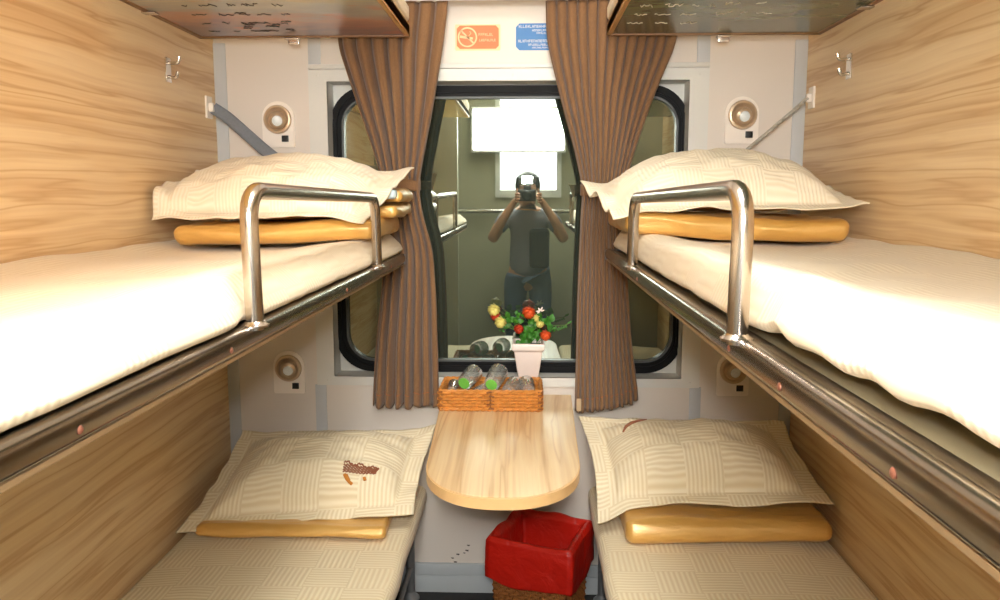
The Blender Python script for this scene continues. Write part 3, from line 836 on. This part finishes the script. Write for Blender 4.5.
# ------------------------------------------------------------------ table
t = thing('folding_table', (.012, -.02, .72), 'light wood folding table with a rounded end under the window', 'table')
out = [(-.227, -.016), (.229, -.016)]
def edge_x(y, sg): return lerp(.237 if sg > 0 else -.232, .204 if sg > 0 else -.184, (-.016 - y) / .72)
cxm = .010; hw = .203; y_s = -.735; ln = .275
for k in range(25):
    a = -PI * k / 24
    e = 2.25
    c, s_ = math.cos(a), math.sin(a)
    out.append((cxm + hw * math.copysign(abs(c) ** (2 / e), c), y_s - ln * abs(s_) ** (2 / e)))
outp = out[::-1]
XYf = lambda a, b, d: (a, b, d)
MB().prism(outp, XYf, .7285, .755).build('edge_band', M['table_edge'], t, sharp=40)
ins = [(x, y) for x, y in outp]
MB().prism([(cxm + (x - cxm) * .985, y * .988 - .003) for x, y in ins], XYf, .7551, .7562).build('tabletop', M['table'], t, sharp=40)
m = MB().box(-.20, .21, -.016, -.001, .70, .745, .003)
m.tube([(-.20, -.020, .722), (.21, -.020, .722)], .006, 8)
m.build('hinge_rail', M['steel'], t)
m = MB().tube([(.01, -.02, .45), (.01, -.36, .722)], .010, 8); m.box(-.015, .035, -.02, -.001, .41, .48, .003)
m.build('support_arm', M['greyframe'], t)

# ------------------------------------------------------------------ wicker work
def weave_wall(mr, ms, p0, p1, q0, q1, rows, stakes, r, ph=0):
    """p0,p1 bottom corners; q0,q1 top corners"""
    p0, p1, q0, q1 = map(V, (p0, p1, q0, q1))
    nrm = (p1 - p0).cross(q0 - p0).normalized()
    for j in range(rows):
        v = (j + .5) / rows; a, b = p0.lerp(q0, v), p1.lerp(q1, v); pts = []
        n_ = stakes * 3
        for i in range(n_ + 1):
            u = i / n_
            pts.append(a.lerp(b, u) + nrm * (r * .75 * math.cos(PI * stakes * u + PI * (j + ph))))
        mr.tube(pts, r, 6)
    for i in range(stakes + 1):
        u = i / stakes; ms.tube([p0.lerp(p1, u), q0.lerp(q1, u)], r * .75, 5)
def basket(x0, x1, y0, y1, z0, z1):
    t = thing('wicker_basket', ((x0 + x1) / 2, (y0 + y1) / 2, z0), 'honey wicker tray basket of glasses on the table', 'basket')
    B = [(x0, y0), (x1, y0), (x1, y1), (x0, y1)]
    mr, ms = MB(), MB()
    for k in range(4):
        a, b = B[k], B[(k + 1) % 4]; L = math.dist(a, b)
        if k == 0:
            mid = ((a[0] + b[0]) / 2 - .004, a[1])
            m2 = (mid[0] + .010, a[1])
            weave_wall(mr, ms, (*a, z0), (*mid, z0), (*a, z1), (*mid, z1), 6, 8, .0055)
            weave_wall(mr, ms, (*m2, z0), (*b, z0), (*m2, z1), (*b, z1), 6, 8, .0055, 1)
        else:
            weave_wall(mr, ms, (*a, z0), (*b, z0), (*a, z1), (*b, z1), 6, max(4, int(L / .02)), .0055)
    mr.build('woven_strands', M['wicker'], t)
    for z in (z0 + .001, z1):
        for k in range(4):
            a, b = B[k], B[(k + 1) % 4]
            for ph in (0, PI):
                pts = [V((lerp(a[0], b[0], i / 40), lerp(a[1], b[1], i / 40), z)) + V((0, .003 * math.sin(i * 1.3 + ph), .003 * math.cos(i * 1.3 + ph))) for i in range(41)]
                ms.tube(pts, .0038, 6)
    ms.build('rim_and_stakes', M['wicker'], t)
    m = MB()
    zc = z0
    for k in range(5):
        zz = lerp(z0 + .004, z1 - .004, k / 4); xm = (x0 + x1) / 2 + .001
        m.tube([(xm - .012, y0 - .004, zz), (xm, y0 - .006, zz + .003), (xm + .012, y0 - .004, zz)], .003, 6)
    m.build('binding', M['wicker_dark'], t)
    for (cx_, cy_) in ((x0, y0), (x1, y0)):
        m = MB()
        for k in range(6):
            zz = lerp(z0 + .004, z1 - .002, k / 5)
            m.tube([(cx_ + .01 * (1 if cx_ == x0 else -1), cy_ - .005, zz), (cx_ + .004 * (-1 if cx_ == x0 else 1), cy_ - .003, zz), (cx_ + .005 * (-1 if cx_ == x0 else 1), cy_ + .01, zz)], .003, 6)
        m.build('binding', M['wicker_dark'], t)
    m = MB()
    for j in range(int((y1 - y0) / .008)):
        y = y0 + .004 + j * .008
        m.tube([(lerp(x0, x1, i / 40), y, z0 + .004 + .0018 * math.cos(i * PI / 2 + PI * j)) for i in range(41)], .004, 5)
    m.build('woven_base', M['wicker_dark'], t)
    return t
BX0, BX1, BY0, BY1, BZ = -.213, .118, -.250, -.062, .7615
basket(BX0, BX1, BY0, BY1, BZ, .824)

# tumblers lying in the basket
def tumbler(base, axis, r, h, label, disc):
    base = V(base); ax = V(axis).normalized()
    t = thing('glass_tumbler', base, label, 'glass', 'tumblers in the wicker basket')
    prof = [(r * .55, 0), (r * .80, .001), (r * .84, .006), (r * .93, h * .4), (r, h * .8), (r * .98, h), (r * .94, h), (r * .93, h * .8), (r * .86, h * .4), (r * .76, .010), (.002, .009)]
    MB().lathe(prof, base, ax, 28).build('glass_body', M['glass'], t, sharp=60)
    if disc: MB().lathe([(disc, 0), (disc, .0012), (disc * .5, .0016)], base - ax * .0022, ax, 24).build('paper_disc', M['green_disc'], t)
tumbler((-.136, -.206, .840), (.30, .80, .20), .031, .085, 'clear tumbler with a green disc leaning at the left of the basket', .0195)
tumbler((-.044, -.232, .842), (.22, .85, .26), .032, .09, 'clear tumbler with a green disc in the middle of the basket, nearest the front', .0195)
tumbler((-.178, -.195, .806), (.02, .9, .12), .022, .07, 'small tumbler in the left corner of the basket', .012)
tumbler((.010, -.205, .812), (.25, .8, .12), .029, .075, 'clear tumbler lying right of the middle green disc', None)
tumbler((.078, -.200, .812), (-.1, .9, .15), .028, .075, 'clear tumbler lying at the right end of the basket', None)
tumbler((-.100, -.190, .806), (.5, .5, .1), .018, .045, 'little glass cup between the two green discs', None)

# ------------------------------------------------------------------ flower pot on the window ledge
PX, PY, PZ = .077, .018, .816
t = thing('potted_flowers', (PX, PY, PZ), 'square white pot of yellow and orange flowers on the window ledge', 'potted plant')
m = MB()
def sq(h, z): return [V((PX + sx * h, PY + sy * h, z)) for sx, sy in ((-1, -1), (1, -1), (1, 1), (-1, 1))]
levels = [(.034, PZ), (.036, PZ + .003), (.050, PZ + .097), (.055, PZ + .100), (.057, PZ + .104), (.057, PZ + .122), (.055, PZ + .126), (.049, PZ + .126), (.046, PZ + .110)]
for h, z in levels: m.v += sq(h, z)
for i in range(len(levels) - 1):
    for k in range(4): m.face((i * 4 + k, i * 4 + (k + 1) % 4, i * 4 + 4 + (k + 1) % 4, i * 4 + 4 + k))
m.face((3, 2, 1, 0))
m.build('pot', M['pot'], t, sharp=30, mods=[('BEVEL', dict(width=.003, segments=2))])
MB().box(PX - .045, PX + .045, PY - .045, PY + .045, PZ + .10, PZ + .112).build('soil', M['soil'], t)
rg = random.Random(11)
FL_ = [('yellow', -.045, 1.058, .022, -.02), ('red', -.040, 1.036, .018, -.012), ('yellow', -.022, 1.016, .021, -.03), ('orange', .078, 1.050, .023, -.02), ('red', .043, .992, .017, -.03),
       ('yellow', .104, 1.030, .013, -.02), ('yellow', .118, 1.010, .014, -.03), ('orange', .138, .970, .019, -.03)]
m = MB()
for (c, x, z, r, dy) in FL_:
    a, b = V((PX + rg.uniform(-.02, .02), PY, PZ + .105)), V((x, PY + dy, z - r * .5)); mid = a.lerp(b, .5) + V((0, 0, .02))
    m.tube([a, a.lerp(mid, .5) + V((0, 0, .008)), mid, b], .0018, 6)
m.tube([(PX + .03, PY, PZ + .11), (.16, PY - .01, 1.0), (.205, PY - .02, 1.004), (.225, PY - .02, 1.012)], .0014, 5)
m.tube([(PX + .03, PY, PZ + .11), (.11, PY - .01, 1.04), (.130, PY - .02, 1.058)], .0016, 5)
m.build('stems', M['stem'], t)
def flower(m, c, r, seed):
    rg = random.Random(seed); c = V(c)
    m.lathe([(.001, -r * .55), (r * .5, -r * .45), (r * .68, 0), (r * .45, r * .5), (.001, r * .6)], c, (0, -.8, .6), 12)
    n_ = 30
    for k in range(n_):
        zc = 1 - 2 * (k + .5) / n_; an = k * 2.399963
        d = V((math.sqrt(1 - zc * zc) * math.cos(an), math.sqrt(1 - zc * zc) * math.sin(an), zc))
        h = V((0, 0, 1)) if abs(d.z) < .9 else V((1, 0, 0)); a = d.cross(h).normalized(); b = d.cross(a)
        w_ = r * .42
        i0 = len(m.v)
        for (p, q, e) in ((-.6, -1, .55), (.6, -1, .55), (1, 0, .85), (.5, .9, 1.02), (-.5, .9, 1.02), (-1, 0, .85)):
            m.v.append(c + a * (p * w_) + b * (q * w_) + d * (r * e))
        m.face([i0 + q for q in range(6)])
for i, (c, x, z, r, dy) in enumerate(FL_):
    m = MB(); flower(m, (x, PY + dy, z), r, i)
    o = m.build('flower', M[c], t, sharp=60, mods=[('SOLIDIFY', dict(thickness=.0006))])
    o['label'] = {'yellow': 'yellow flower', 'red': 'deep orange red flower', 'orange': 'bright orange flower'}[c]
def leaf(m, base, tip, w_, nrm, fold=.25):
    base, tip, nrm = V(base), V(tip), V(nrm).normalized(); ax = tip - base; sd_ = ax.cross(nrm).normalized(); nn = sd_.cross(ax).normalized()
    b = len(m.v); n_ = 6
    for k in range(n_ + 1):
        u = k / n_; ww = w_ * math.sin(PI * min(1, u * .96 + .02)) ** .8
        c = base + ax * u + nn * (ax.length * .15 * math.sin(PI * u))
        m.v += [c - sd_ * ww + nn * ww * fold, c, c + sd_ * ww + nn * ww * fold]
    for k in range(n_):
        for q in (0, 1): m.face((b + k * 3 + q, b + k * 3 + q + 1, b + k * 3 + 4 + q, b + k * 3 + 3 + q))
m = MB()
cl = [(-.0, 1.035, .026), (.02, 1.02, .026), (.07, 1.03, .028), (.09, 1.01, .03), (.10, .99, .026), (.085, .965, .028), (.13, 1.03, .026), (.150, 1.02, .024), (.05, .965, .026), (.06, .955, .02), (.165, 1.0, .02), (.03, 1.045, .02), (-.02, 1.0, .016), (.11, 1.03, .02), (.07, .96, .024)]
for (x, z, s_) in cl:
    for k in range(6):
        d = V((rg.uniform(-1, 1), rg.uniform(-1, .6), rg.uniform(-.7, 1))).normalized()
        b = V((x, PY - .012, z - .012)) + d * s_ * .3; L = s_ * rg.uniform(.8, 1.25)
        leaf(m, b, b + d * L, L * .34, V((rg.uniform(-.5, .5), -1, rg.uniform(0, 1))))
for k in range(10):
    u = k / 9; b = V((lerp(.155, .222, u), PY - .016, lerp(.985, 1.01, u))); d = V((.6, -.2, rg.choice((-1, 1)) * .9)).normalized()
    leaf(m, b, b + d * .012, .003, (0, -1, 0))
m.build('leaves', M['leaf'], t, sharp=180)
m = MB()
for k in range(5): leaf(m, (.118, PY - .022, 1.055), (.118 + .016 * math.cos(k), PY - .024, 1.058 + .012 * math.sin(k * 1.2)), .003, (0, -1, 0))
m.build('buds', M['pot'], t)

# ------------------------------------------------------------------ waste bin with red liner
Q = [V((-.050, -.318, 0)), V((.207, -.428, 0)), V((.292, -.183, 0)), V((.046, -.068, 0))]
cen = sum(Q, V()) / 4
def qz(k, s_, z): p = cen + (Q[k % 4] - cen) * s_; return (p.x, p.y, z)
t = thing('wicker_bin', (cen.x, cen.y, 0), 'square brown wicker waste bin on the floor under the table', 'bin')
mr, ms = MB(), MB()
for k in range(4):
    weave_wall(mr, ms, qz(k, .84, .006), qz(k + 1, .84, .006), qz(k, .955, .335), qz(k + 1, .955, .335), 30, 16, .0052)
mr.build('woven_strands', M['wicker_dark'], t)
for z, s_ in ((.335, .955), (.008, .84)):
    ms.tube([qz(k, s_, z) for k in range(4)], .008, 8, closed=True)
ms.build('rim_and_stakes', M['wicker_dark'], t)
MB().prism([qz(k, .82, 0)[:2] for k in range(4)], XYf, .002, .012).build('base_panel', M['wicker_dark'], t, smooth=False)
# liner: outside skirt folded over the rim, inside falling in
rim = []
for k in range(4):
    for i in range(16): rim.append((k, i / 16))
def rimpt(i, s_, z):
    k, u = rim[i % 64]; a, b = V(qz(k, s_, z)), V(qz(k + 1, s_, z)); p = a.lerp(b, u)
    return p
prof = [(1.075, .215), (1.08, .24), (1.08, .28), (1.075, .32), (1.06, .348), (1.0, .361), (.93, .360), (.845, .346), (.81, .30), (.76, .22), (.74, .14), (.66, .06), (.35, .03), (.02, .025)]
m = MB()
def lin_(u, v):
    i = int(round(u * 64)); f_ = v * (len(prof) - 1); j = min(int(f_), len(prof) - 2); tt = f_ - j
    s_ = lerp(prof[j][0], prof[j + 1][0], tt); z = lerp(prof[j][1], prof[j + 1][1], tt)
    p = rimpt(i, s_, z); k, uu = rim[i % 64]
    ed = sstep(.30, .0, v)
    n1 = nz(p.x * 14, p.y * 14, p.z * 8 + 3); n2 = nz(p.x * 30, p.y * 30, p.z * 20)
    out_ = (V((p.x, p.y, 0)) - V((cen.x, cen.y, 0))); out_ = out_.normalized() if out_.length > .01 else V()
    p = p + out_ * (.005 * n1 + .002 * n2)
    p.z += .005 * n1 * sstep(.15, .4, v) * sstep(.8, .5, v) - (.006 * math.sin(PI * uu) * sstep(.2, .42, v) * sstep(.75, .5, v) if k == 0 else 0)
    p.z += (.020 * nz(p.x * 9, p.y * 9, 2.) - .012 * math.sin(PI * uu)) * ed
    return p
m.grid(lin_, 64, 78, closed_u=True)
tag(m.build('bin_liner', M['bag'], sharp=180, mods=[('SOLIDIFY', dict(thickness=.001, offset=0))]), 'red plastic bag lining the wicker bin, folded over its rim', 'bag')

# ------------------------------------------------------------------ photographer mirrored in the window
def skin_mesh(name, nodes, edges, mat, parent, root, sub=2):
    o0 = WL[parent.name]
    me = bpy.data.meshes.new(name); me.from_pydata([V(n[0]) - o0 for n in nodes], edges, [])
    o = bpy.data.objects.new(name, me); C.objects.link(o)
    md = o.modifiers.new('skin', 'SKIN'); md.use_smooth_shade = True
    if not me.skin_vertices: me.attributes  # layer is made with the modifier
    if me.skin_vertices:
        for i, n in enumerate(nodes):
            r = n[1]; me.skin_vertices[0].data[i].radius = r if isinstance(r, tuple) else (r, r)
            me.skin_vertices[0].data[i].use_root = (i == root)
    sb = o.modifiers.new('subsurf', 'SUBSURF'); sb.levels = sub; sb.render_levels = sub
    me.materials.append(mat); o.parent = parent
    WL[o.name] = o0; return o
per = thing('person', (.08, -3.16, 0), 'person in a grey shirt and jeans holding a camera, mirrored in the window', 'person')
X0, YB = .08, -3.17
N = []; E_ = []
def nd(p, r): N.append((p, r)); return len(N) - 1
def ch(*ids):
    for a, b in zip(ids, ids[1:]): E_.append((a, b))
pel = nd((X0, YB, .88), (.135, .10)); wa = nd((X0, YB, 1.0), (.125, .09)); chst = nd((X0, YB, 1.18), (.15, .10)); upc = nd((X0, YB, 1.29), (.12, .08)); nk = nd((X0, YB + .03, 1.37), .05)
hd0 = nd((X0 - .005, YB + .085, 1.43), .065); hd1 = nd((X0 - .005, YB + .095, 1.50), (.075, .092)); hd2 = nd((X0 - .005, YB + .09, 1.56), (.068, .082))
ch(pel, wa, chst, upc, nk, hd0, hd1, hd2)
hands = {}
for sg in (-1, 1):
    sh = nd((X0 + sg * .185, YB + .01, 1.285), .058); el = nd((X0 + sg * .275, YB + .10, 1.12), .042); fo = nd((X0 + sg * .19, YB + .19, 1.28), .036); wr = nd((X0 + sg * .105, YB + .235, 1.405), .026); pm = nd((X0 + sg * .085, YB + .262, 1.44), (.034, .018))
    ch(upc, sh, el, fo, wr, pm)
    hp = nd((X0 + sg * .095, YB, .80), .095); kn = nd((X0 + sg * .105, YB + .02, .46), .060); sk = nd((X0 + sg * .105, YB + .005, .30), .055); an = nd((X0 + sg * .11, YB - .01, .09), .036); to = nd((X0 + sg * .125, YB + .14, .035), (.04, .028))
    ch(pel, hp, kn, sk, an, to)
skin_mesh('body', N, E_, M['skin'], per, pel)
for sg in (-1, 1):   # four fingers round the grip and a thumb behind, each its own chain rooted in the palm
    for k in range(4):
        z = 1.468 - k * .019; y = YB + .268; x = X0 + sg * .085
        L = (.9, 1., .95, .78)[k]
        skin_mesh('finger', [((x, y - .008, z - .008), .010), ((x + sg * .008, y + .022 * L, z), .009), ((x - sg * .006, y + .042 * L, z + .001), .0085), ((x - sg * .026 * L, y + .050 * L, z), .0075)], [(0, 1), (1, 2), (2, 3)], M['skin'], per, 0, 1)
    skin_mesh('thumb', [((X0 + sg * .082, YB + .258, 1.425), .012), ((X0 + sg * .062, YB + .248, 1.447), .0105), ((X0 + sg * .045, YB + .245, 1.462), .009)], [(0, 1), (1, 2)], M['skin'], per, 0, 1)
# shirt, trousers, shoes, hair, face
N = []; E_ = []
a0 = nd((X0, YB, .78), (.165, .125)); a1 = nd((X0, YB, 1.0), (.155, .115)); a2 = nd((X0, YB, 1.18), (.18, .12)); a3 = nd((X0, YB, 1.295), (.13, .09)); a4 = nd((X0, YB + .02, 1.345), .062)
ch(a0, a1, a2, a3, a4)
for sg in (-1, 1):
    b0 = nd((X0 + sg * .185, YB + .01, 1.285), .074); b1 = nd((X0 + sg * .24, YB + .065, 1.175), .062); ch(a3, b0, b1)
skin_mesh('shirt', N, E_, M['shirt'], per, 0)
N = []; E_ = []
a0 = nd((X0, YB, .97), (.150, .115)); ch(a0)
for sg in (-1, 1):
    b = [nd((X0 + sg * .095, YB, .79), .105), nd((X0 + sg * .105, YB + .02, .46), .075), nd((X0 + sg * .108, YB, .12), .062)]
    ch(a0, *b)
skin_mesh('trousers', N, E_, M['jeans'], per, 0)
for sg in (-1, 1):
    m = MB().rbox((X0 + sg * .12, YB + .07, .042), (.048, .14, .040), .036, .02, 3, lambda w, q: V((w.x, w.y, w.z - max(0, q.y) * .22 * (q.z > 0))))
    m.build('shoe', M['shoe'], per, sharp=180)
def dome(u, v):
    an = 2 * PI * u; ph = v * PI * .60
    c = V((X0 - .005, YB + .078, 1.530)); low = 1.0 if math.sin(an) < .3 else .55
    return c + V((.083 * math.sin(ph) * math.cos(an), .105 * math.sin(ph * (low if v > .5 else 1)) * math.sin(an), .098 * math.cos(ph * lerp(1, low, sstep(.3, 1, v)))))
MB().grid(dome, 32, 14, closed_u=True).build('hair', M['hair'], per, sharp=180, mods=[('SOLIDIFY', dict(thickness=.012))])
fy = YB + .185
for sg in (-1, 1):
    MB().lathe([(.001, -.006), (.011, -.003), (.012, 0), (.008, .005), (.001, .007)], (X0 - .005 + sg * .032, fy - .012, 1.490), (0, 1, 0), 12).build('eye', M['black'], per)
    m = MB().rbox((X0 - .005 + sg * .080, YB + .085, 1.485), (.008, .018, .03), .007, .01, 3); m.build('ear', M['skin'], per, sharp=180)
m = MB().rbox((X0 - .005, fy, 1.462), (.013, .016, .024), .011, .01, 3); m.build('nose', M['skin'], per, sharp=180)
m = MB().rbox((X0 - .005, fy - .012, 1.418), (.024, .006, .006), .005, .01, 3); m.build('mouth', M['logo'], per, sharp=180)
m = MB().rbox((X0 + .085, YB + .095, 1.06), (.075, .045, .15), .03, .03, 3); m.build('camera_bag', M['vest'], per, sharp=180)
cam_t = thing('camera', (.07, -2.90, 1.41), 'black camera held up to the face of the mirrored photographer', 'camera')
MB().box(.005, .135, -2.955, -2.885, 1.415, 1.500, .010, 3).box(.045, .10, -2.95, -2.885, 1.495, 1.530, .008, 3).build('camera_body', M['black'], cam_t)
MB().lathe([(.036, 0), (.037, .03), (.034, .032), (.034, .06), (.031, .063), (.027, .058), (.001, .052)], (.07, -2.886, 1.457), (0, 1, 0), 26).build('camera_lens', M['black'], cam_t)

f_ = MB().box(.030, .110, -2.945, -2.875, 1.532, 1.600, .008, 3).build('flash_head', M['black'], cam_t)
MB().box(.034, .106, -2.874, -2.871, 1.545, 1.592).build('flash_window', M['flash'], f_, smooth=False)

# ------------------------------------------------------------------ camera, world, view
cam = bpy.data.cameras.new('camera_view'); co = bpy.data.objects.new('camera_view', cam); C.objects.link(co)
cam.sensor_width = 36; cam.lens = 800 / 1000 * 36; cam.clip_start = .02; cam.clip_end = 50
co.location = (.07, -2.80, 1.46); co.rotation_euler = (PI / 2 - .13050403, 0, .03345052)
bpy.context.scene.camera = co
wd = bpy.data.worlds.new('world'); bpy.context.scene.world = wd; wd.use_nodes = True
wd.node_tree.nodes['Background'].inputs[0].default_value = (1, .95, .88, 1); wd.node_tree.nodes['Background'].inputs[1].default_value = .25
sc = bpy.context.scene
sc.view_settings.view_transform = 'Standard'; sc.view_settings.look = 'None'; sc.view_settings.exposure = 0; sc.view_settings.gamma = 1
sc.view_settings.use_curve_mapping = False
